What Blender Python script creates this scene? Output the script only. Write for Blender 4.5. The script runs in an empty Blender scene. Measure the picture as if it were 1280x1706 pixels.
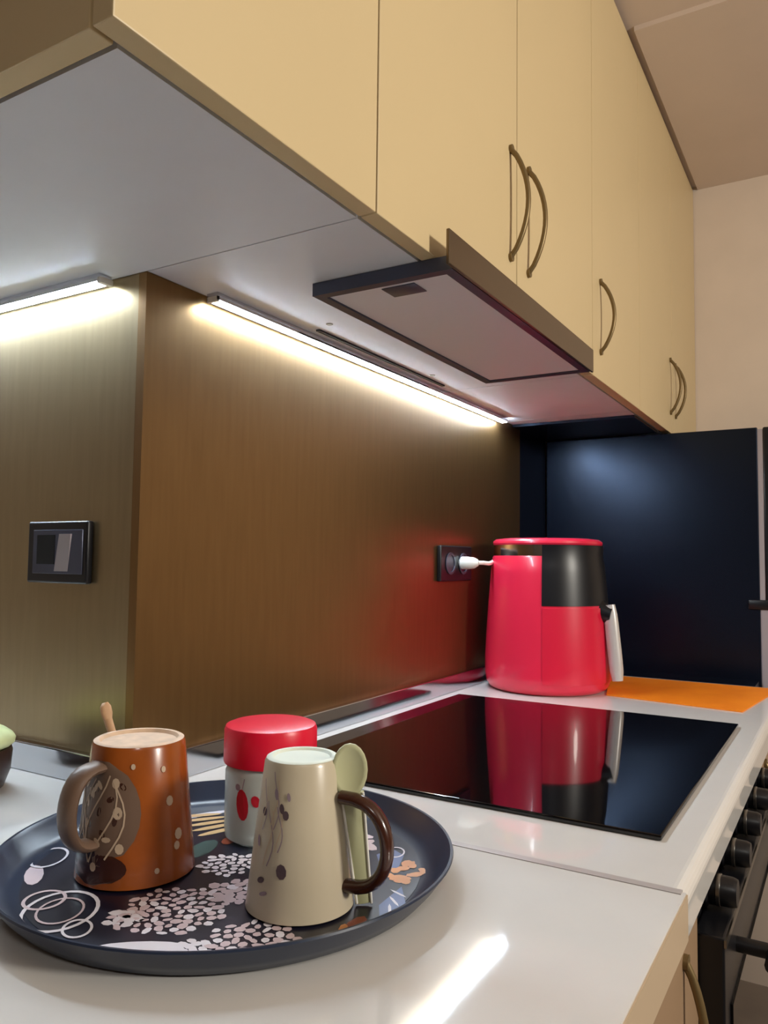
import bpy, bmesh, math, random
from mathutils import Vector, Matrix
random.seed(7)
C = bpy.context.scene.collection
PI = math.pi

# ---------------------------------------------------------------- camera, world, lights, exposure
# units are metres; z = 0 is the top of the worktop, the wall corner stands at x = 0, y = 0
cam_d = bpy.data.cameras.new('camera')
cam = bpy.data.objects.new('camera', cam_d); C.objects.link(cam)
cam_d.lens = 27.41; cam_d.sensor_width = 36; cam_d.sensor_fit = 'AUTO'; cam_d.clip_start = 0.01
R3 = Matrix(((0.510727, -0.059167, -0.857705), (-0.859658, -0.021151, -0.510431), (0.01206, 0.998024, -0.061666)))
cam.matrix_world = Matrix.Translation((-0.59378, -0.66427, 0.2503)) @ R3.to_4x4()
bpy.context.scene.camera = cam

vs = bpy.context.scene.view_settings
vs.view_transform = 'Standard'; vs.look = 'None'; vs.gamma = 1.0; vs.use_curve_mapping = False
vs.exposure = 0.0

world = bpy.data.worlds.new('world'); bpy.context.scene.world = world
world.use_nodes = True
world.node_tree.nodes['Background'].inputs[0].default_value = (0.9, 0.75, 0.6, 1)
world.node_tree.nodes['Background'].inputs[1].default_value = 0.05

def lamp(name, loc, size, power, col, aim=(0, 0, -1), spread=180):
    l = bpy.data.lights.new(name, 'AREA'); l.energy = power; l.color = col
    l.shape = 'DISK'; l.size = size; l.spread = math.radians(spread)
    o = bpy.data.objects.new(name, l); C.objects.link(o); o.location = loc
    o.rotation_euler = Vector(aim).to_track_quat('-Z', 'Y').to_euler()
    return o
LAMP_Z = 1.318
lamp('key_light', (0.05, -2.425, 0.85), 0.30, 33, (1.0, 0.945, 0.84), (0, 1, -.12))  # added key light, set low to brighten the doors more than the worktop
lamp('fill_light', (-1.3, -1.3, LAMP_Z - .004), 0.30, 6.0, (1.0, 0.97, 0.91))  # added fill light that lifts the ambient level, source unseen
LED_E = 135.0

# ---------------------------------------------------------------- materials
def s2l(c):
    return tuple((v / 12.92 if v <= .04045 else ((v + .055) / 1.055) ** 2.4) for v in [x / 255 for x in c])
def mat(name, rgb, rough=.5, metal=0., spec=.5, coat=0., noise=0., nscale=20., bump=0., stretch=None, emit=None, alpha_t=0., rough_var=0.):
    m = bpy.data.materials.new(name); m.use_nodes = True
    nt = m.node_tree; b = nt.nodes['Principled BSDF']
    c = s2l(rgb)
    b.inputs['Base Color'].default_value = (*c, 1)
    b.inputs['Roughness'].default_value = rough; b.inputs['Metallic'].default_value = metal
    b.inputs['Specular IOR Level'].default_value = spec
    b.inputs['Coat Weight'].default_value = coat; b.inputs['Coat Roughness'].default_value = .05
    if alpha_t: b.inputs['Transmission Weight'].default_value = alpha_t
    if emit:
        b.inputs['Emission Color'].default_value = (*emit[0], 1); b.inputs['Emission Strength'].default_value = emit[1]
    if noise or bump or rough_var:
        tc = nt.nodes.new('ShaderNodeTexCoord'); mp = nt.nodes.new('ShaderNodeMapping')
        if stretch: mp.inputs['Scale'].default_value = stretch
        nz = nt.nodes.new('ShaderNodeTexNoise'); nz.inputs['Scale'].default_value = nscale; nz.inputs['Detail'].default_value = 4
        nt.links.new(tc.outputs['Object'], mp.inputs[0]); nt.links.new(mp.outputs[0], nz.inputs[0])
        if noise:
            cr = nt.nodes.new('ShaderNodeValToRGB')
            cr.color_ramp.elements[0].position = .3; cr.color_ramp.elements[1].position = .7
            cr.color_ramp.elements[0].color = (*[v * (1 - noise) for v in c], 1)
            cr.color_ramp.elements[1].color = (*[min(1, v * (1 + noise)) for v in c], 1)
            nt.links.new(nz.outputs['Fac'], cr.inputs[0]); nt.links.new(cr.outputs[0], b.inputs['Base Color'])
        if rough_var:
            mr = nt.nodes.new('ShaderNodeMapRange')
            mr.inputs['To Min'].default_value = rough - rough_var; mr.inputs['To Max'].default_value = rough + rough_var
            nt.links.new(nz.outputs['Fac'], mr.inputs[0]); nt.links.new(mr.outputs[0], b.inputs['Roughness'])
        if bump:
            bp = nt.nodes.new('ShaderNodeBump'); bp.inputs['Strength'].default_value = bump; bp.inputs['Distance'].default_value = .002
            nt.links.new(nz.outputs['Fac'], bp.inputs['Height']); nt.links.new(bp.outputs[0], b.inputs['Normal'])
    return m

M = {}
M['plaster'] = mat('warm_plaster', (236, 221, 206), .9, noise=.04, nscale=6)
M['wall_dark'] = mat('taupe_plaster', (120, 104, 92), .9, noise=.04, nscale=6)
M['ceiling'] = mat('ceiling_paint', (222, 205, 192), .9, noise=.03, nscale=5)
M['floor'] = mat('brown_floor', (140, 128, 116), .35, noise=.15, nscale=9)
M['cream_door'] = mat('cream_door_foil', (214, 192, 148), .42, noise=.02, nscale=3)
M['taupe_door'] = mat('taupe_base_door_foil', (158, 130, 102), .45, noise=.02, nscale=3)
M['door_edge'] = mat('door_edge_foil', (188, 166, 132), .5)
M['carcass'] = mat('white_carcass', (226, 229, 236), .45, noise=.01)
M['gold_back'] = mat('brushed_gold_laminate', (142, 110, 70), .33, metal=.9, noise=.06, nscale=16, stretch=(7, 7, .6), rough_var=.04, bump=.03)
M['gold_left'] = mat('brushed_bronze_laminate', (158, 138, 104), .34, metal=.85, noise=.06, nscale=16, stretch=(7, 7, .6), rough_var=.04, bump=.03)
M['counter'] = mat('cream_worktop', (220, 217, 213), .05, spec=.5, noise=.01, nscale=30)
M['counter_edge'] = mat('worktop_edge', (200, 178, 150), .3)
M['joint'] = mat('pale_grey_joint', (176, 168, 166), .35)
M['alu'] = mat('polished_aluminium', (200, 202, 208), .12, metal=1.)
M['steel'] = mat('brushed_steel', (150, 146, 140), .3, metal=1., noise=.06, nscale=30, stretch=(1, 1, 12))
M['hood_frame'] = mat('dark_hood_frame', (82, 86, 104), .35, metal=.5)
M['filter'] = mat('grey_hood_filter', (240, 240, 247), .45, metal=.1)
M['visor'] = mat('bronze_visor', (120, 104, 84), .3, metal=.85)
M['handle'] = mat('satin_nickel', (126, 106, 70), .4, metal=.5)
M['black_gloss'] = mat('black_gloss_panel', (12, 16, 27), .27, spec=.5, noise=.1, nscale=4)
M['black_gloss'].node_tree.nodes['Principled BSDF'].inputs['Specular Tint'].default_value = (.50, .66, 1.0, 1)
M['black'] = mat('black_plastic', (16, 17, 22), .35)
M['soft_black'] = mat('black_rubber', (10, 10, 12), .7)
M['glass_black'] = mat('black_ceramic_glass', (6, 6, 9), .04, spec=.55)
M['grey_mark'] = mat('grey_print', (120, 120, 125), .5)
M['grey_door'] = mat('pale_grey_door', (168, 160, 164), .4)
M['led'] = mat('led_diffuser', (255, 255, 255), .5, emit=((.71, .86, 1.0), LED_E))
M['red'] = mat('red_gloss_plastic', (230, 38, 72), .3, coat=.3)
M['red_dark'] = mat('red_drawer_plastic', (220, 30, 62), .32, coat=.2)
M['silver'] = mat('silver_plastic', (205, 200, 196), .35, metal=.2)
M['chrome'] = mat('chrome_band', (210, 205, 205), .12, metal=1.)
M['orange'] = mat('orange_placemat', (255, 140, 8), .6, noise=.08, nscale=14)
M['white_plastic'] = mat('white_plastic', (235, 232, 222), .35)
M['navy'] = mat('navy_black_tray', (36, 46, 66), .3, spec=.5)
M['tray_print'] = mat('tray_print_ground', (22, 22, 40), .3)
M['brown_glaze'] = mat('brown_glaze', (150, 76, 24), .25, coat=.3, noise=.18, nscale=30)
M['brown_dark'] = mat('dark_brown_glaze', (60, 28, 16), .25, coat=.3)
M['clay'] = mat('pale_unglazed_clay', (214, 184, 156), .7, noise=.15, nscale=60)
M['cream_glaze'] = mat('cream_glaze', (196, 184, 160), .3, coat=.2, noise=.02, nscale=30)
M['white_foot'] = mat('white_mug_foot', (226, 232, 216), .5)
M['lid_red'] = mat('red_lid_plastic', (226, 12, 52), .35)
M['jar'] = mat('frosted_jar', (200, 206, 200), .25, alpha_t=.35)
M['spoon'] = mat('pale_green_plastic', (190, 190, 150), .35)
M['wood'] = mat('pale_wood', (190, 150, 110), .6, noise=.1, nscale=50)
M['pot'] = mat('dark_brown_pot', (52, 34, 28), .4)
M['green'] = mat('pale_green_skin', (206, 216, 164), .5, noise=.12, nscale=40)
M['p_white'] = mat('print_white', (224, 218, 224), .4)
M['p_pink'] = mat('print_pink_grey', (206, 186, 190), .4)
M['p_tan'] = mat('print_tan', (206, 168, 118), .4)
M['p_orange'] = mat('print_orange', (214, 142, 76), .4)
M['p_rust'] = mat('print_rust', (150, 72, 44), .4)
M['p_blue'] = mat('print_blue', (86, 100, 146), .4)
M['p_green'] = mat('print_green', (40, 66, 62), .4)
M['m_line'] = mat('mug_print_pale', (196, 172, 146), .4)
M['m_grey'] = mat('mug_print_grey_brown', (112, 88, 72), .4)
M['m_dark'] = mat('mug_print_plum', (84, 66, 72), .4)
M['m_mauve'] = mat('mug_print_mauve', (150, 130, 140), .4)
M['m_red'] = mat('jar_print_red', (186, 22, 44), .4)

# ---------------------------------------------------------------- helpers
def finish(name, bm, m, parent=None, smooth=None, loc=None):
    me = bpy.data.meshes.new(name)
    bmesh.ops.recalc_face_normals(bm, faces=bm.faces)
    bm.to_mesh(me); bm.free()
    for x in (m if isinstance(m, (list, tuple)) else [m]): me.materials.append(M[x])
    if smooth is not None:
        for pgn in me.polygons: pgn.use_smooth = True
        me.set_sharp_from_angle(angle=math.radians(smooth))
        for pgn in me.polygons:
            if pgn.area > 2e-3: pgn.use_smooth = False
    o = bpy.data.objects.new(name, me); C.objects.link(o)
    if loc: o.location = loc
    if parent: o.parent = parent
    return o
def thing(name, label, cat, loc=(0, 0, 0), rz=0, group=None):
    o = bpy.data.objects.new(name, None); C.objects.link(o); o.empty_display_size = .05
    o.location = loc; o.rotation_euler = (0, 0, rz)
    o['label'] = label; o['category'] = cat
    if group: o['group'] = group
    return o
def tag(o, label, cat, group=None):
    o['label'] = label; o['category'] = cat
    if group: o['group'] = group
    return o
def structure(o):
    o['kind'] = 'structure'; return o
def box_into(bm, x0, x1, y0, y1, z0, z1, bev=0., seg=2, mi=0):
    v = [bm.verts.new((x, y, z)) for x in (x0, x1) for y in (y0, y1) for z in (z0, z1)]
    fs = [bm.faces.new([v[i] for i in q]) for q in ((0, 1, 3, 2), (4, 6, 7, 5), (0, 4, 5, 1), (2, 3, 7, 6), (0, 2, 6, 4), (1, 5, 7, 3))]
    for f in fs: f.material_index = mi
    if bev:
        es = list({e for f in fs for e in f.edges})
        bmesh.ops.bevel(bm, geom=es, offset=bev, segments=seg, profile=.5, affect='EDGES')
def box(name, x0, x1, y0, y1, z0, z1, m, parent=None, bev=0., seg=2):
    bm = bmesh.new(); box_into(bm, x0, x1, y0, y1, z0, z1, bev, seg)
    return finish(name, bm, m, parent, 25 if bev else None)
def lathe_into(bm, prof, seg=64, c=(0, 0, 0), mi=0, a0=0, a1=2 * PI):
    full = abs(a1 - a0 - 2 * PI) < 1e-6
    n = seg if full else seg + 1
    rings = []
    for r, z in prof:
        if r < 1e-6: rings.append([bm.verts.new((c[0], c[1], c[2] + z))])
        else: rings.append([bm.verts.new((c[0] + r * math.cos(a0 + (a1 - a0) * i / seg), c[1] + r * math.sin(a0 + (a1 - a0) * i / seg), c[2] + z)) for i in range(n)])
    for A, B in zip(rings, rings[1:]):
        for i in range(seg):
            j = (i + 1) % n
            if len(A) == 1 and len(B) == 1: continue
            if len(A) == 1: f = bm.faces.new((A[0], B[i], B[j]))
            elif len(B) == 1: f = bm.faces.new((A[i], B[0], A[j]))
            else: f = bm.faces.new((A[i], B[i], B[j], A[j]))
            f.material_index = mi
def lathe(name, prof, m, parent=None, seg=64, c=(0, 0, 0), smooth=35):
    bm = bmesh.new(); lathe_into(bm, prof, seg, c)
    return finish(name, bm, m, parent, smooth)
def tube_into(bm, pts, r, seg=10, r2=None, up=(0, 0, 1)):
    """sweep an ellipse r x r2 along pts (r may be a list)"""
    pts = [Vector(p) for p in pts]; n = len(pts); rings = []
    for i, p in enumerate(pts):
        t = (pts[min(i + 1, n - 1)] - pts[max(i - 1, 0)]).normalized()
        a = Vector(up); s = t.cross(a)
        if s.length < .05: s = t.cross(Vector((1, 0, 0)))
        s.normalize(); q = s.cross(t).normalized()
        ra = r[i] if isinstance(r, (list, tuple)) else r
        rb = (r2[i] if isinstance(r2, (list, tuple)) else r2) if r2 is not None else ra
        rings.append([bm.verts.new(p + s * math.cos(2 * PI * k / seg) * ra + q * math.sin(2 * PI * k / seg) * rb) for k in range(seg)])
    for A, B in zip(rings, rings[1:]):
        for k in range(seg):
            bm.faces.new((A[k], A[(k + 1) % seg], B[(k + 1) % seg], B[k]))
    bm.faces.new(rings[0]); bm.faces.new(rings[-1][::-1])
def tube(name, pts, r, m, parent=None, seg=10, r2=None, up=(0, 0, 1)):
    bm = bmesh.new(); tube_into(bm, pts, r, seg, r2, up)
    return finish(name, bm, m, parent, 50)
def sector_shell_into(bm, prof, a0, a1, th, seg=24, c=(0, 0, 0)):
    """closed curved plate following a lathe profile between two angles, th thick"""
    def grid(off):
        return [[bm.verts.new((c[0] + (r + off) * math.cos(a0 + (a1 - a0) * i / seg), c[1] + (r + off) * math.sin(a0 + (a1 - a0) * i / seg), c[2] + z)) for i in range(seg + 1)] for r, z in prof]
    O, I = grid(th), grid(-.002)
    n = len(prof)
    for k in range(n - 1):
        for i in range(seg):
            bm.faces.new((O[k][i], O[k][i + 1], O[k + 1][i + 1], O[k + 1][i])); bm.faces.new((I[k][i], I[k + 1][i], I[k + 1][i + 1], I[k][i + 1]))
        bm.faces.new((O[k][0], O[k + 1][0], I[k + 1][0], I[k][0])); bm.faces.new((O[k][seg], I[k][seg], I[k + 1][seg], O[k + 1][seg]))
    for i in range(seg):
        bm.faces.new((O[0][i], I[0][i], I[0][i + 1], O[0][i + 1])); bm.faces.new((O[n - 1][i], O[n - 1][i + 1], I[n - 1][i + 1], I[n - 1][i]))
def copy_tree(o, parent=None):
    c = o.copy(); C.objects.link(c)
    if parent: c.parent = parent
    for ch in list(o.children): copy_tree(ch, c)
    return c

ZU = 0.5681          # underside of the wall cabinets
D = 0.2993           # front of the wall cabinet doors (y = -D)
T = 0.0185           # door thickness
ZC = 1.345           # ceiling
ZF = -0.86           # floor
YF = -0.553          # front edge of the worktop
XE = 1.76            # far end wall

# ---------------------------------------------------------------- structure
def sbox(name, *a, m='plaster'):
    return structure(box(name, *a, m))
sbox('wall_back', 0.0128, XE, 0.0128, 0.10, ZF, ZC)
sbox('wall_left', 0.0128, 0.10, 0.101, 1.90, ZF, ZC)
sbox('wall_right', XE, XE + .1, -2.5, .10, ZF, ZC)
sbox('wall_front', -2.4, XE + .1, -2.6, -2.5, ZF, ZC, m='wall_dark')
sbox('wall_rear', -2.5, -2.4, -2.6, 2.0, ZF, ZC, m='wall_dark')
sbox('wall_side', -2.4, .10, 1.90, 2.0, ZF, ZC)
sbox('floor', -2.5, XE + .1, -2.6, 2.0, ZF - .1, ZF, m='floor')
sbox('ceiling', -2.5, XE + .1, -2.6, 2.0, ZC, ZC + .1, m='ceiling')
sbox('trim_1', 0.975, XE, -2.5, -D - .012, ZC - .010, ZC, m='ceiling')

# ---------------------------------------------------------------- splashback panels and worktop edge strips
o = box('splashback_panel', 0.0, 1.150, 0.0, 0.012, -.03, ZU, 'gold_back'); tag(o, 'brushed gold splashback panel behind the hob and the red air fryer', 'splashback')
o = box('splashback_panel', 0.0, 0.012, 0.0122, 1.2, -.03, ZU, 'gold_left'); tag(o, 'greyish bronze splashback panel around the socket on the left wall', 'splashback')
o = box('wall_strip', 1.151, 1.334, 0.001, 0.012, -.03, ZU, 'black_gloss'); tag(o, 'dark upright wall strip between the gold panel and the tall black unit', 'panel')

def upstand(name, pts, label):
    bm = bmesh.new(); box_into(bm, *pts, bev=.0015, seg=2)
    return tag(finish(name, bm, 'alu', None, 40), label, 'upstand')
upstand('worktop_upstand', (-.011, 1.19, -.011, 0, .0002, .0327), 'shiny metal upstand along the gold wall behind the hob')
upstand('worktop_upstand', (-.011, 0, .0003, 1.15, .0002, .0327), 'shiny metal upstand along the left wall beside the dark pot')

# ---------------------------------------------------------------- worktop
bm = bmesh.new(); box_into(bm, .0535, 1.19, YF, -.0005, -.035, 0)
es = [e for e in bm.edges if all(abs(v.co.y - YF) < 1e-6 and v.co.z > -.001 for v in e.verts)]
bmesh.ops.bevel(bm, geom=es, offset=.011, segments=6, profile=.5, affect='EDGES')
wt = finish('worktop', bm, 'counter', None, 40)
tag(wt, 'cream worktop with rounded front edge holding the black glass hob', 'worktop')
bm = bmesh.new()
for q in ((-.60, .0505, YF, -.0005), (-.60, -.0005, -.0005, 1.2)):
    box_into(bm, q[0], q[1], q[2], q[3], -.035, 0)
bmesh.ops.remove_doubles(bm, verts=bm.verts, dist=1e-5)
wt2 = finish('worktop', bm, 'counter', None, None)
tag(wt2, 'cream corner worktop with square edge under the round tray', 'worktop')
box('edge_band', -.60, .0505, YF - .0012, YF - .0001, -.035, -.0012, 'counter_edge', wt2)
box('joint_strip', 0.0445, .0534, YF + .003, -.012, -.02, .0007, 'joint', wt2)

# ---------------------------------------------------------------- hob
hob = thing('induction_hob', 'black glass hob set into the cream worktop, reflecting the red fryer', 'hob', (.444, -.277, 0))
box('glass', -.290, .290, -.2375, .2375, .0003, .0055, 'glass_black', hob, bev=.0015)

# ---------------------------------------------------------------- oven below the hob
oven = thing('oven', 'black built-in oven with knobs under the hob', 'oven', (.154, 0, 0))
box('body', 0, .58, -.54, -.06, -.655, -.0365, 'black', oven)
dr = box('door', 0, .58, -.566, -.541, -.65, -.072, 'black', oven, bev=.002)
box('door_glass', .03, .55, -.5685, -.5658, -.60, -.14, 'glass_black', dr)
bm = bmesh.new()
tube_into(bm, [(.05, -.600, -.108), (.53, -.600, -.108)], .008, 12)
for x in (.08, .50): tube_into(bm, [(x, -.566, -.108), (x, -.600, -.108)], .007, 10)
finish('door_handle', bm, 'black', dr, 50)
box('door_trim', .0, .58, -.5675, -.5655, -.080, -.0735, 'steel', dr)
for i in range(5):
    k = lathe('knob', [(0, 0), (.017, 0), (.0165, .004), (.014, .006), (.0135, .026), (.012, .030), (0, .030)], 'black', oven, 24)
    k.location = (.06 + i * .112, -.5401, -.054); k.rotation_euler = (PI / 2, 0, 0)
    ring = lathe('knob_ring', [(.0140, .0120), (.0146, .0125), (.0146, .0155), (.0138, .0160)], 'steel', k, 24)

# ---------------------------------------------------------------- base cabinets
def bow_handle(name, x, y, z0, z1, out, r, m, parent):
    pts = []
    for i in range(15):
        t = i / 14
        pts.append((x, y - .001 - out * (math.sin(PI * t) ** .75), z0 + (z1 - z0) * t))
    bm = bmesh.new(); tube_into(bm, pts, r, 10, None, (1, 0, 0))
    for z in (z0, z1):
        tube_into(bm, [(x, y + .0005, z), (x, y - .004, z)], r * 1.7, 12)
    return finish(name, bm, m, parent, 50)
bc = thing('base_cabinet', 'taupe base cabinet left of the oven, under the tray', 'cabinet', (-.21, 0, 0))
box('body', -.34, .36, -.525, -.02, ZF + .08, -.0365, 'carcass', bc)
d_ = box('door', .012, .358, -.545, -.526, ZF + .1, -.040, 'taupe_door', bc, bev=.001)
bow_handle('handle', .292, -.545, -.21, -.066, .016, .0036, 'handle', d_)
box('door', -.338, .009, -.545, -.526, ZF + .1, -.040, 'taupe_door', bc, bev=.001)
box('plinth', -.33, .36, -.48, -.46, ZF, ZF + .079, 'door_edge', bc)
bc2 = thing('base_cabinet', 'taupe base cabinet right of the oven, below the orange placemat', 'cabinet', (.74, 0, 0))
box('body', .0, .44, -.525, -.02, ZF + .08, -.0365, 'carcass', bc2)
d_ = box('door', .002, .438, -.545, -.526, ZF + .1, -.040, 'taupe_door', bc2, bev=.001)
bow_handle('handle', .04, -.545, -.21, -.06, .022, .0045, 'handle', d_)
box('plinth', .0, .44, -.48, -.46, ZF, ZF + .079, 'door_edge', bc2)

# ---------------------------------------------------------------- wall cabinets
TOP = ZC - .012
def cab(x0, x1, label, name='wall_cabinet'):
    t = thing(name, label, 'cabinet', (x0, 0, ZU), 0, 'cabinets above the worktop')
    box('body', .0009, x1 - x0 - .0009, -D + T + .003, -.001, 0, TOP - ZU, 'carcass', t)
    return t
def cab_door(t, x0, x1, hx=None, hz=(.072, .215)):
    """door in the cabinet's own coordinates"""
    d = box('door', x0 + .0012, x1 - .0012, -D, -D + T, 0, TOP - ZU, 'cream_door', t, bev=.0012)
    if hx is not None: bow_handle('handle', hx, -D, hz[0], hz[1], .024, .0034, 'handle', d)
    return d
cc = thing('wall_cabinet', 'corner wall cabinet with a shaded door facing left and a bright door facing right', 'cabinet', (0, 0, ZU), 0, 'cabinets above the worktop')
bm = bmesh.new(); h = TOP - ZU
L = [(-D + T + .003, -D + T + .003), (-.0009, -D + T + .003), (-.0009, 0.0), (-.0009, .55), (-D + T + .003, .55)]
vb = [bm.verts.new((x, y, 0)) for x, y in L]; vt = [bm.verts.new((x, y, h)) for x, y in L]
bm.faces.new(vb); bm.faces.new(vt)
for i in range(5): bm.faces.new((vb[i], vb[(i + 1) % 5], vt[(i + 1) % 5], vt[i]))
finish('body', bm, 'carcass', cc)
box('door', -D, -.0012, -D, -D + T, 0, h, 'cream_door', cc, bev=.0012)
box('door', -D, -D + T, -D + T + .0025, .125, 0, h, 'cream_door', cc, bev=.0012)
box('door', -D, -D + T, .1275, .55, 0, h, 'cream_door', cc, bev=.0012)
c1 = cab(0, .706, 'double wall cabinet with the extractor hood below its doors')
cab_door(c1, 0, .353, .328); cab_door(c1, .353, .706, .393)
c2 = cab(.706, 1.058, 'narrow single-door wall cabinet just past the extractor hood')
cab_door(c2, 0, .352, .047, (.05, .175))
c3 = cab(1.058, XE - .002, 'double wall cabinet at the far end above the tall black unit')
cab_door(c3, 0, .351, .322, (.05, .18)); cab_door(c3, .351, .70, .385, (.05, .18))
o = box('underside_panel', 1.10, 1.334, -.278, -.001, ZU - .006, ZU - .0004, 'black_gloss'); tag(o, 'dark panel under the far wall cabinet, next to the tall black unit', 'panel')

# slot beside the light strip and two screw caps under the hood cabinet
box('cable_slot', .27, .66, -.043, -.037, -.0025, -.0001, 'soft_black', c1)
for x, y in ((.258, -.068), (.582, -.058)):
    s = lathe('screw_cap', [(0, -.0012), (.004, -.0012), (.005, -.0001), (0, -.0001)], 'steel', c1, 16); s.location = (x, y, 0)

# ---------------------------------------------------------------- extractor hood
hood = thing('extractor_hood', 'slim pull-out extractor hood with grey filter and bronze front strip', 'hood', (.366, 0, ZU))
def frame_into(bm, x0, x1, y0, y1, w, z0, z1):
    box_into(bm, x0, x1, y0, y0 + w, z0, z1); box_into(bm, x0, x1, y1 - w, y1, z0, z1)
    box_into(bm, x0, x0 + w, y0 + w, y1 - w, z0, z1); box_into(bm, x1 - w, x1, y0 + w, y1 - w, z0, z1)
bm = bmesh.new(); frame_into(bm, -.246, .256, -.318, -.140, .012, -.0155, -.0005)
finish('frame', bm, 'hood_frame', hood)
box('filter', -.2335, .2435, -.3058, -.1522, -.0135, -.002, 'filter', hood, bev=.001)
box('filter_latch', -.225, -.195, -.262, -.220, -.0146, -.0137, 'hood_frame', hood, bev=.0003)
bm = bmesh.new(); box_into(bm, -.262, .262, -.3225, -.3186, -.0157, .021, bev=.001)
finish('front_strip', bm, 'visor', hood, 40)

# ---------------------------------------------------------------- light strips
def led(loc, length, rz, label):
    t = thing('light_strip', label, 'lamp', loc, rz, 'light strips under the wall cabinets')
    bm = bmesh.new(); box_into(bm, 0, length, -.0235, -.0065, -.0045, -.0003)
    for y in (-.0235, -.0077): box_into(bm, 0, length, y, y + .0012, -.0090, -.0046)
    finish('profile', bm, 'alu', t)
    box('diffuser', .004, length + .002, -.0220, -.0080, -.0105, -.0046, 'led', t, bev=.002)
    if rz: box('end_cap', length - .0035, length + .003, -.0235, -.0065, -.0112, -.0046, 'white_plastic', t)
    box('end_cap', 0, .0035, -.0235, -.0065, -.0112, -.0046, 'white_plastic', t)
led((.088, 0, ZU), .925, 0, 'lit white light strip along the gold back wall')
led((0, 1.10, ZU), 1.05, -PI / 2, 'lit white light strip along the left wall above the socket')

# ---------------------------------------------------------------- tall black unit
tall = thing('refrigerator', 'tall black refrigerator at the far end of the worktop', 'refrigerator', (1.335, 0, ZF))
H = .560 - ZF
box('body', 0, .42, -.494, -.002, .0, H, 'black_gloss', tall, bev=.002)
box('door_seal', .002, .418, -.505, -.4942, -ZF + .168, H - .004, 'grey_door', tall)
u_ = box('upper_door', 0, .42, -.555, -.5052, -ZF + .168, H, 'black', tall, bev=.003)
l_ = box('lower_door', 0, .42, -.555, -.4942, .06, -ZF + .155, 'grey_door', tall, bev=.003)
bm = bmesh.new(); box_into(bm, -.004, .02, -.535, -.470, -ZF + .150, -ZF + .172, bev=.003)
finish('hinge', bm, 'black', tall, 40)
box('filler_strip', -.142, -.001, -.49, -.003, -ZF - .036, -ZF - .006, 'black_gloss', tall)

# ---------------------------------------------------------------- sockets
so = thing('socket', 'black double socket with rocker switch on the left wall', 'socket', (0, .1235, .2550))
box('frame', -.009, -.0002, -.051, .056, -.036, .036, 'black', so, bev=.0025, seg=3)
box('insert', -.0102, -.0088, -.044, .044, -.025, .026, 'hood_frame', so, bev=.0006)
box('recess', -.0108, -.0100, .004, .036, -.014, .020, 'soft_black', so)
bm = bmesh.new()
v = [(-.0104, -.020, -.022), (-.0104, .004, -.022), (-.0125, -.006, .021), (-.0125, -.026, .021)]
vv = [bm.verts.new(q) for q in v]; vw = [bm.verts.new((-.009, q[1], q[2])) for q in v]
bm.faces.new(vv); bm.faces.new(vw[::-1])
for i in range(4): bm.faces.new((vv[i], vw[i], vw[(i + 1) % 4], vv[(i + 1) % 4]))
finish('rocker', bm, 'grey_door', so)
so2 = thing('socket', 'black wall socket on the gold panel with the white plug in it', 'socket', (.788, 0, .2455))
box('frame', -.070, .070, -.009, -.0002, -.034, .034, 'black', so2, bev=.0025, seg=3)
for x in (-.030, .028):
    r_ = lathe('socket_well', [(.019, .0), (.021, .0012), (.021, .0022), (.0165, .0022), (.016, .0004), (0, .0004)], 'hood_frame', so2, 28); r_.location = (x, -.0088, 0); r_.rotation_euler = (PI / 2, 0, 0)

# ---------------------------------------------------------------- air fryer
FX, FY = .930, -.142
fr = thing('air_fryer', 'red air fryer with black control panel and silver basket handle', 'air fryer', (FX, FY, .0005))
prof = [(0, .0), (.106, .0), (.114, .004), (.120, .012), (.1235, .030), (.1235, .06), (.121, .11), (.117, .17), (.1125, .225), (.109, .258), (.107, .2615), (0, .2615)]
lathe('body', prof, 'red', fr, 72)
lathe('band', [(.100, .2605), (.1065, .2618), (.1060, .2825), (.100, .2835)], 'chrome', fr, 72)
lathe('lid', [(.0, .2965), (.085, .2965), (.102, .2945), (.1075, .2905), (.1085, .2865), (.107, .2830), (.09, .2826), (0, .2826)], 'red', fr, 72)
aF = math.radians(-98); hw = math.radians(68)
def pr(z):
    for (r0, z0), (r1, z1) in zip(prof[1:], prof[2:]):
        if z0 <= z <= z1 and z1 > z0: return r0 + (r1 - r0) * (z - z0) / (z1 - z0)
    return .1065
zs = lambda a, b, n: [(pr(a + (b - a) * i / n), a + (b - a) * i / n) for i in range(n + 1)]
bm = bmesh.new(); sector_shell_into(bm, zs(.168, .2610, 6) + [(.1085, .2825)], aF - hw, aF + hw, .0016, 32)
finish('control_panel', bm, 'black', fr, 30)
bm = bmesh.new(); sector_shell_into(bm, zs(.022, .1635, 8), aF - hw * .985, aF + hw * .985, .0022, 32)
bk = finish('basket_front', bm, 'red_dark', fr, 30)
bm = bmesh.new(); tube_into(bm, [(0, -.104, .160), (0, -.118, .154), (0, -.136, .150)], [.019, .016, .012], 14, [.024, .020, .016], (0, 0, 1))
bmesh.ops.rotate(bm, verts=bm.verts, cent=(0, 0, 0), matrix=Matrix.Rotation(math.radians(-8), 3, 'Z'))
nk = finish('handle_neck', bm, 'black', bk, 50)
bm = bmesh.new()
pts = [(0, -.1305 - .0155 * t, .170 - .142 * t) for t in [i / 8 for i in range(9)]]
tube_into(bm, pts, [.008, .010, .0105, .011, .011, .011, .011, .0105, .008], 16, [.0105, .0130, .0135, .0135, .0135, .0135, .0132, .0128, .010], (0, 1, 0))
bmesh.ops.rotate(bm, verts=bm.verts, cent=(0, 0, 0), matrix=Matrix.Rotation(math.radians(-8), 3, 'Z'))
finish('handle', bm, 'silver', bk, 60)
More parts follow.
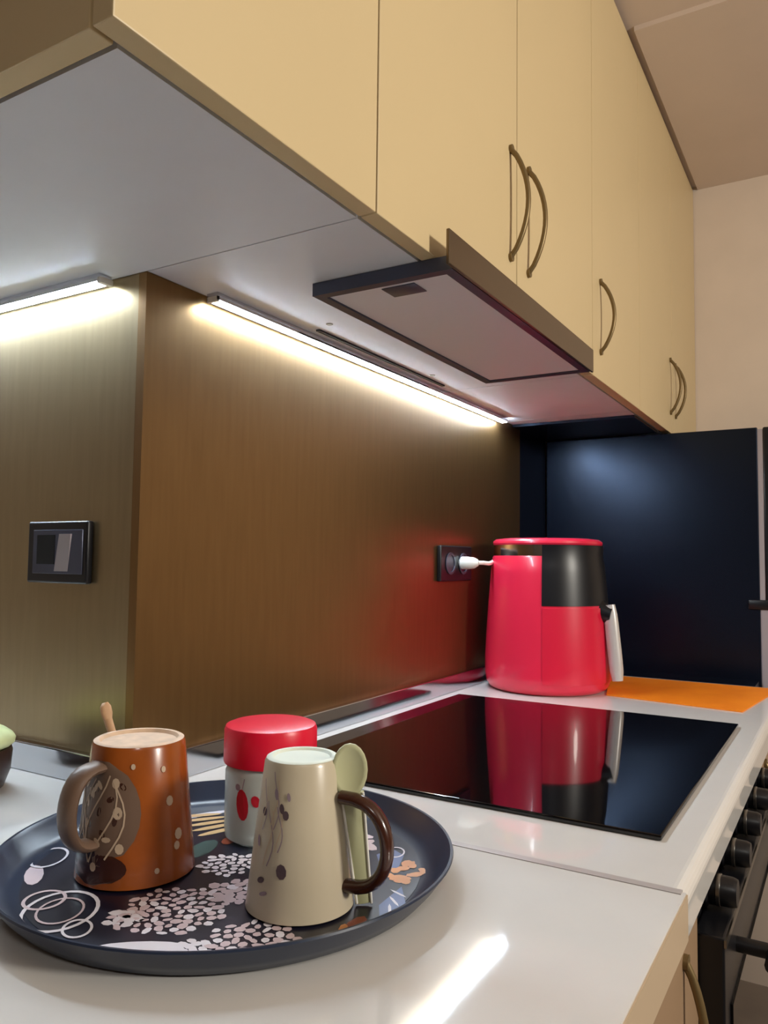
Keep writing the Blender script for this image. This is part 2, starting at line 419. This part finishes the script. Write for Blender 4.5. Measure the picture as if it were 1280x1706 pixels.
pl = bmesh.new(); tube_into(pl, [(-.122, .133, .2462), (-.122, .123, .2462), (-.122, .106, .2465), (-.119, .098, .247)], [.0125, .013, .011, .006], 14)
finish('plug', pl, 'white_plastic', fr, 50)
cp = [(-.119, .099, .247), (-.110, .092, .2468), (-.085, .090, .2455), (-.060, .094, .2475), (-.045, .098, .250), (-.035, .098, .250)]
tube('power_cord', cp, .0042, 'white_plastic', fr, 10)

# ---------------------------------------------------------------- placemat
bm = bmesh.new()
q = [(.905, -.2665), (1.165, -.205), (1.172, -.540), (.868, -.505)]
vb = [bm.verts.new((x, y, .0003)) for x, y in q]; vt = [bm.verts.new((x, y, .0022)) for x, y in q]
bm.faces.new(vb); bm.faces.new(vt)
for i in range(4): bm.faces.new((vb[i], vb[(i + 1) % 4], vt[(i + 1) % 4], vt[i]))
tag(finish('placemat', bm, 'orange'), 'flat orange placemat on the worktop beside the red air fryer', 'placemat')

# ---------------------------------------------------------------- tray with its print
TX, TY = -.103, -.232
tray = thing('serving_tray', 'round dark tray with coffee print holding the upturned mugs', 'tray', (TX, TY, .0004))
lathe('dish', [(0, 0), (.155, 0), (.163, .002), (.1705, .010), (.1775, .0195), (.1790, .0215), (.1785, .0228), (.1765, .0226), (.1738, .0200), (.1660, .0085), (.1600, .0052), (.1540, .0042), (0, .0042)], 'navy', tray, 96)
PZ = .0048
lathe('printed_ground', [(0, .0043), (.1535, .0043), (.1535, .0046), (0, .0046)], 'tray_print', tray, 72)
PK = ('p_white', 'p_pink', 'p_tan', 'p_orange', 'p_rust', 'p_blue', 'p_green')
cur = [bmesh.new()]
def flush(name, stuff=False):
    o = finish(name, cur[0], PK, tray)
    if stuff: o['kind'] = 'stuff'
    cur[0] = bmesh.new()
lv = [0]
def disc(k, x, y, rx, ry=None, rot=0, n=9, jag=0., name='printed_leaf'):
    lv[0] += 1; z = PZ + (lv[0] % 12) * .00002
    ry = ry or rx; bm = cur[0]; vs_ = []
    for i in range(n):
        a = 2 * PI * i / n; j = 1 + random.uniform(-jag, jag)
        ux, uy = rx * math.cos(a) * j, ry * math.sin(a) * j
        px_, py_ = x - TX + ux * math.cos(rot) - uy * math.sin(rot), y - TY + ux * math.sin(rot) + uy * math.cos(rot)
        rr = math.hypot(px_, py_)
        if rr > .157: px_, py_ = px_ * .157 / rr, py_ * .157 / rr
        vs_.append(bm.verts.new((px_, py_, z)))
    bm.faces.new(vs_).material_index = PK.index(k)
    if name: flush(name)
def ring(k, x, y, rx, ry, w, rot=0, a0=0, a1=2 * PI, n=26):
    lv[0] += 1; z = PZ + .0003 + (lv[0] % 9) * .00002; bm = cur[0]; A, B = [], []
    for i in range(n + 1):
        a = a0 + (a1 - a0) * i / n
        for (sc, lst) in ((1, A), (1 - w / rx, B)):
            ux, uy = rx * sc * math.cos(a), ry * sc * math.sin(a)
            px_, py_ = x - TX + ux * math.cos(rot) - uy * math.sin(rot), y - TY + ux * math.sin(rot) + uy * math.cos(rot)
            rr = math.hypot(px_, py_)
            if rr > .157: px_, py_ = px_ * .157 / rr, py_ * .157 / rr
            lst.append(bm.verts.new((px_, py_, z)))
    for i in range(n): bm.faces.new((A[i], A[i + 1], B[i + 1], B[i])).material_index = PK.index(k)
    flush('printed_ring')
def cluster(k, x, y, r, n, size, k2=None):
    for i in range(n):
        a = i * 2.39996; rr = r * math.sqrt((i + .5) / n)
        disc(k if (k2 is None or random.random() < .7) else k2, x + rr * math.cos(a), y + rr * math.sin(a), size * random.uniform(.7, 1.15), size * random.uniform(.5, .9), random.uniform(0, 3), 7, .15, None)
    flush('printed_flower', True)
cluster('p_pink', -.186, -.255, .037, 80, .0042, 'p_white')
cluster('p_white', -.214, -.236, .013, 14, .0046, 'p_pink')
cluster('p_white', -.104, -.232, .023, 36, .0040)
cluster('p_pink', -.194, -.331, .031, 56, .0042, 'p_white')
cluster('p_white', -.222, -.306, .014, 18, .0046)
cluster('p_pink', -.140, -.270, .020, 22, .0056, 'p_white')
ring('p_white', -.229, -.190, .033, .026, .0035, .7)
ring('p_pink', -.224, -.166, .017, .015, .0028, .7)
ring('p_white', -.240, -.222, .014, .010, .0026, .9)
ring('p_pink', -.229, -.190, .021, .016, .0022, .7)
disc('p_white', -.236, -.275, .030, .008, -.95, 14)
disc('p_pink', -.200, -.120, .020, .007, .9, 12)
ring('p_white', -.172, -.100, .022, .014, .003, .6)
for i in range(5): disc('p_tan', -.052 + i * .006, -.172 + i * .011, .020, .0042, -.35 - i * .1, 10)
disc('p_rust', -.064, -.196, .010, .006, .4, 9)
disc('p_white', -.026, -.128, .030, .005, -.5, 10)
disc('p_green', -.090, -.190, .022, .010, .3, 10)
for i in range(16):
    a = random.uniform(0, 6.28); disc('p_orange', -.041 + random.uniform(-.017, .017), -.361 + random.uniform(-.010, .010), .0065, .004, a, 8, .2, None)
flush('printed_blossom', True)
disc('p_blue', -.098, -.384, .034, .013, .42, 4)
disc('p_blue', -.024, -.335, .024, .012, .5, 5)
for i in range(4): disc('p_white', -.118 + i * .013, -.386 + i * .004, .009, .0012, .2 + i * .35, 6)
ring('p_white', -.010, -.332, .012, .008, .002, .4)
disc('p_rust', -.139, -.374, .016, .006, .1, 9); disc('p_orange', -.146, -.370, .007, .003, .4, 7)
for (x, y) in ((-.004, -.298), (.008, -.288), (-.010, -.306), (.020, -.275)): disc('p_pink', x, y, .010, .006, random.uniform(0, 3), 9, .1)
disc('p_rust', .03, -.262, .012, .006, .7, 8)
cur[0].free()

# ---------------------------------------------------------------- upturned mugs
def cone_pt(R0, R1, Hh, a, z, off):
    r = R0 + (R1 - R0) * z / Hh + off
    return (r * math.cos(a), r * math.sin(a), z)
class Decal:
    def __init__(s, R0, R1, Hh, parent): s.p = (R0, R1, Hh); s.par = parent
    def spot(s, k, a, z, w, hh, rot=0, n=10, off=.0004, name='painted_spot'):
        R = s.p[0]; b = bmesh.new()
        b.faces.new([b.verts.new(cone_pt(*s.p, a + (w * math.cos(t) * math.cos(rot) - hh * math.sin(t) * math.sin(rot)) / R, z + w * math.cos(t) * math.sin(rot) + hh * math.sin(t) * math.cos(rot), off)) for t in [2 * PI * i / n for i in range(n)]])
        return finish(name, b, k, s.par)
    def patch(s, k, a, z, w, hh, n=20, off=.0005, name='painted_patch'):
        """an oval that follows the round side"""
        R = s.p[0]; b = bmesh.new(); rows = []
        for j in range(9):
            q = -1 + 2 * j / 8; half = w * math.sqrt(max(.02, 1 - q * q))
            rows.append([b.verts.new(cone_pt(*s.p, a + (-half + 2 * half * i / 12) / R, z + hh * q, off)) for i in range(13)])
        for A, B in zip(rows, rows[1:]):
            for i in range(12): b.faces.new((A[i], A[i + 1], B[i + 1], B[i]))
        return finish(name, b, k, s.par, 60)
    def stroke(s, k, pts, w, off=.0005, name='painted_line'):
        off += .0003
        R = s.p[0]; b = bmesh.new(); A, B = [], []
        for i, (a, z) in enumerate(pts):
            a2, z2 = pts[min(i + 1, len(pts) - 1)]; a1, z1 = pts[max(i - 1, 0)]
            dx, dz = (a2 - a1) * R, z2 - z1; l = math.hypot(dx, dz) or 1
            nx, nz = -dz / l * w / 2, dx / l * w / 2
            A.append(b.verts.new(cone_pt(*s.p, a + nx / R, z + nz, off))); B.append(b.verts.new(cone_pt(*s.p, a - nx / R, z - nz, off)))
        for i in range(len(pts) - 1): b.faces.new((A[i], A[i + 1], B[i + 1], B[i]))
        return finish(name, b, k, s.par)
def mug_body(R0, R1, Hh, w, m, parent):
    return lathe('body', [(R0 - w, .0005), (R0 - w * .5, 0), (R0, .0012), (R0 - (R0 - R1) * .004 / Hh, .004), (R1 + (R0 - R1) * .5, Hh * .5), (R1, Hh - .003), (R1 - .0012, Hh - .0006), (R1 - .003, Hh),
                          (R1 - .005, Hh), (R1 - .0065, Hh - .003), (0, Hh - .003)], m, parent, 128)
def mug_inner(R0, R1, Hh, w, m, parent):
    return lathe('inside', [(R0 - w, .0006), (R1 - w + (R0 - R1) * .45, Hh * .5), (R1 - w, Hh - .010), (R1 - w - .004, Hh - .007), (0, Hh - .007)], m, parent, 48)

MZ = .0056
# brown mug
mx, my, R0, R1, Hh = -.150, -.176, .0455, .0358, .1015
m1 = thing('mug', 'brown glazed mug turned upside down on the left of the tray', 'mug', (mx, my, MZ), 0, 'upturned mugs on the tray')
mug_body(R0, R1, Hh, .004, 'brown_glaze', m1); mug_inner(R0, R1, Hh, .004, 'clay', m1)
lathe('foot', [(R1 - .0012, Hh - .0004), (R1 - .003, Hh + .0006), (R1 - .0055, Hh + .0004), (R1 - .007, Hh - .0022), (0, Hh - .0024)], 'clay', m1, 48)
tc_ = math.atan2(-.66427 - my, -.59378 - mx)       # towards the camera
aL = tc_ - PI / 2                                   # towards the left of the picture
def ear(parent, ang, ri0, ri1, ro, z0, z1, m, r, r2):
    pts = []
    for i in range(17):
        t = i / 16; a = PI * t
        z = z0 + (z1 - z0) * (.5 - .5 * math.cos(a)); rad = (ri0 + (ri1 - ri0) * t) + (ro - (ri0 + ri1) / 2) * math.sin(a) ** .7
        pts.append((rad * math.cos(ang), rad * math.sin(ang), z))
    bm = bmesh.new(); tube_into(bm, pts, r, 12, r2, (math.cos(ang + PI / 2), math.sin(ang + PI / 2), 0))
    return finish('handle', bm, m, parent, 60)
ear(m1, aL + .66, .041, .036, .062, .030, .086, 'm_grey', .0045, .0105)
dc = Decal(R0, R1, Hh, m1)
al = aL + .55
dc.patch('m_grey', tc_ - .72, .054, .036, .037)
dc.patch('brown_dark', tc_ - .80, .0155, .030, .0120)
for i in range(9): dc.spot('brown_dark', tc_ - 1.2 + .115 * i, .036 + .040 * ((i * .618) % 1), .0036, .0022, 1.1 * i, 9, .0005)
for i in range(7):
    a0 = al - .4 + .16 * i
    dc.stroke('m_line', [(a0 + .25 * math.sin(.5 * t + i), .022 + .008 * t + .004 * math.sin(i * 2.1)) for t in range(8)], .0014)
for i in range(12):
    dc.spot('m_line', al + random.uniform(-.5, .55), random.uniform(.028, .088), .0042, .0020, random.uniform(0, 3), 8, .0006)
for a, z, w in ((tc_ - .28, .030, .0035), (tc_ - .35, .055, .0042), (tc_ - .42, .076, .0036), (tc_ - .1, .088, .002), (tc_ + .62, .060, .0035), (tc_ + .80, .034, .004), (tc_ + .75, .026, .003), (tc_ - .75, .016, .003), (tc_ + .35, .012, .002), (tc_ + .5, .084, .0022)):
    dc.spot('m_line', a, z, w, w * 1.1, .3, 9, .0006)
# cream mug
mx, my, R0, R1, Hh = -.1305, -.3225, .0385, .0268, .1035
m2 = thing('mug', 'cream mug with dark brown handle turned upside down at the front of the tray', 'mug', (mx, my, MZ), 0, 'upturned mugs on the tray')
mug_body(R0, R1, Hh, .0035, 'cream_glaze', m2); mug_inner(R0, R1, Hh, .0035, 'white_foot', m2)
lathe('foot', [(R1 - .0012, Hh - .0004), (R1 - .003, Hh + .0006), (R1 - .0055, Hh + .0004), (R1 - .007, Hh - .0012), (0, Hh - .0014)], 'white_foot', m2, 48)
tc2 = math.atan2(-.66427 - my, -.59378 - mx); aR = tc2 + PI / 2
ear(m2, aR - .50, .036, .0315, .067, .018, .078, 'brown_dark', .0046, .0062)
dc = Decal(R0, R1, Hh, m2)
for a, z, w, hh, k in ((-.45, .074, .0022, .0036, 'm_dark'), (-.35, .070, .0028, .0032, 'm_dark'), (-.38, .034, .0042, .0050, 'm_dark'), (-.85, .026, .004, .002, 'm_dark'), (-.75, .018, .004, .0014, 'm_mauve'),
                      (-.62, .083, .002, .004, 'm_mauve'), (-.95, .070, .003, .003, 'm_dark'), (-1.05, .05, .002, .004, 'm_mauve'), (-.3, .082, .0016, .003, 'm_mauve')):
    dc.spot(k, tc2 + a, z, w, hh, .3, 9)
for j, (a0, z0, s) in enumerate(((-.72, .036, 1), (-.95, .058, .8), (-.62, .060, .9), (-.48, .046, .7))):
    dc.stroke('m_mauve', [(tc2 + a0 + .12 * s * math.sin(t * .55), z0 + .0052 * t * s) for t in range(9)], .0009)
    dc.stroke('m_line', [(tc2 + a0 - .09 * s * math.cos(t * .7), z0 + .006 * t * s) for t in range(7)], .0009)

# ---------------------------------------------------------------- plastic spoon propped beside the cream mug
def along(o, s, f):           # s to the right of the picture, f towards the camera
    return (o[0] + s * math.cos(aR) + f * math.cos(tc2), o[1] + s * math.sin(aR) + f * math.sin(tc2))
spn = thing('spoon', 'pale green plastic spoon upright between the cream mug and its handle', 'spoon', (0, 0, 0))
P0 = along((mx, my), .0455, .006); P1 = along((mx, my), .0355, .012); P2 = along((mx, my), .0335, .0150)
bm = bmesh.new()
st = [(P0[0] + (P1[0] - P0[0]) * t, P0[1] + (P1[1] - P0[1]) * t, .0068 + .079 * t) for t in [i / 8 for i in range(9)]]
tube_into(bm, st, [.0055, .006, .0062, .0064, .0066, .007, .0075, .008, .0085], 12, .0016, (math.cos(tc2), math.sin(tc2), 0))
finish('stem', bm, 'spoon', spn, 60)
for s in (-1, 1):
    e = [along((p_[0], p_[1]), s * (.0052 + .0025 * i / 8), .0012) + (p_[2],) for i, p_ in enumerate(st)]
    tube('stem_rib', e, .0010, 'white_plastic', spn, 8)
bm = bmesh.new(); n = 20; f0 = []; 
cx_, cy_, cz_ = P2[0], P2[1], .1015
rows = []
for k in range(6):
    rr = k / 5; row = []
    for i in range(n):
        a = 2 * PI * i / n; s = .0122 * rr * math.cos(a); z = .0185 * rr * math.sin(a); dep = -.0035 * (1 - rr * rr)
        x, y = along((cx_, cy_), s, dep); row.append((x, y, cz_ + z))
    rows.append(row)
vr = [[bm.verts.new(q) for q in row] if k else [bm.verts.new(row[0])] for k, row in enumerate(rows)]
for k in range(5):
    for i in range(n):
        j = (i + 1) % n
        bm.faces.new((vr[0][0], vr[1][i], vr[1][j]) if k == 0 else (vr[k][i], vr[k + 1][i], vr[k + 1][j], vr[k][j]))
bo = finish('bowl', bm, 'spoon', spn, 60)
sol = bo.modifiers.new('thickness', 'SOLIDIFY'); sol.thickness = .0014

# ---------------------------------------------------------------- jar with the red lid
jx, jy = -.034, -.216
jar = thing('jar', 'frosted jar with a red lid behind the cream mug', 'jar', (jx, jy, MZ))
lathe('body', [(0, .0), (.034, .0), (.0385, .003), (.0395, .010), (.0395, .058), (.037, .064), (.034, .066), (0, .066)], 'jar', jar, 48)
lathe('lid', [(.0, .0985), (.036, .0985), (.0398, .0970), (.0412, .0935), (.0414, .067), (.0408, .0655), (.039, .0655), (.039, .0662), (0, .0662)], 'lid_red', jar, 64)
tc3 = math.atan2(-.66427 - jy, -.59378 - jx)
dj = Decal(.0395, .0395, .06, jar)
dj.spot('m_red', tc3 - .62, .036, .0062, .0130, .1, 14); dj.spot('m_red', tc3 - .30, .040, .004, .005, .4, 10)
dj.spot('m_mauve', tc3 - .75, .050, .003, .003, 0, 8); dj.stroke('m_mauve', [(tc3 - .62 + .02 * t, .049 + .003 * t) for t in range(4)], .001)

# ---------------------------------------------------------------- small wooden spoon behind the brown mug
ws = thing('wooden_spoon', 'slim wooden spoon leaning behind the brown mug, only its tip showing', 'spoon', (0, 0, 0))
tube('stick', [(-.088, -.123, .012), (-.0885, -.100, .045), (-.0888, -.076, .080), (-.0888, -.066, .0985)], [.0035, .0035, .0035, .004], 'wood', ws, 10)
tube('tip', [(-.0888, -.066, .0980), (-.0888, -.064, .104), (-.0888, -.062, .110), (-.0888, -.061, .1135)], [.004, .0062, .0058, .002], 'wood', ws, 12, .0035)

# ---------------------------------------------------------------- dark pot with a pale green top at the left edge
pt = thing('pot', 'small dark brown pot with pale green top at the left edge of the worktop', 'pot', (-.095, .150, .0004))
lathe('body', [(0, 0), (.036, 0), (.040, .003), (.046, .020), (.0475, .040), (.046, .044), (.043, .044), (.041, .038), (0, .036)], 'pot', pt, 40)
bm = bmesh.new(); bmesh.ops.create_icosphere(bm, subdivisions=3, radius=1)
for v_ in bm.verts:
    nrm = v_.co.copy(); k = 1 + .04 * math.sin(5 * math.atan2(nrm.y, nrm.x))
    v_.co = Vector((nrm.x * .050 * k, nrm.y * .050 * k, nrm.z * .0165 + .0535))
finish('rounded_top', bm, 'green', pt, 60)

# ---------------------------------------------------------------- housings added for the unseen key and fill lights (out of the frame)
lamp_prof = [(0, .026), (.19, .026), (.195, .020), (.19, .002), (.165, .0), (.16, .004), (0, .004)]
t = thing('fill_light_housing', 'flat round housing added for the unseen fill light behind the viewer', 'lamp', (-1.3, -1.3, LAMP_Z))
lathe('housing', lamp_prof, 'white_plastic', t, 48)
t = thing('key_light_housing', 'flat round housing added for the unseen key light opposite the cabinets', 'lamp', (.05, -2.47, .85))
t.rotation_euler = (PI / 2, 0, 0)
lathe('housing', [(r, z) for r, z in lamp_prof], 'white_plastic', t, 48)
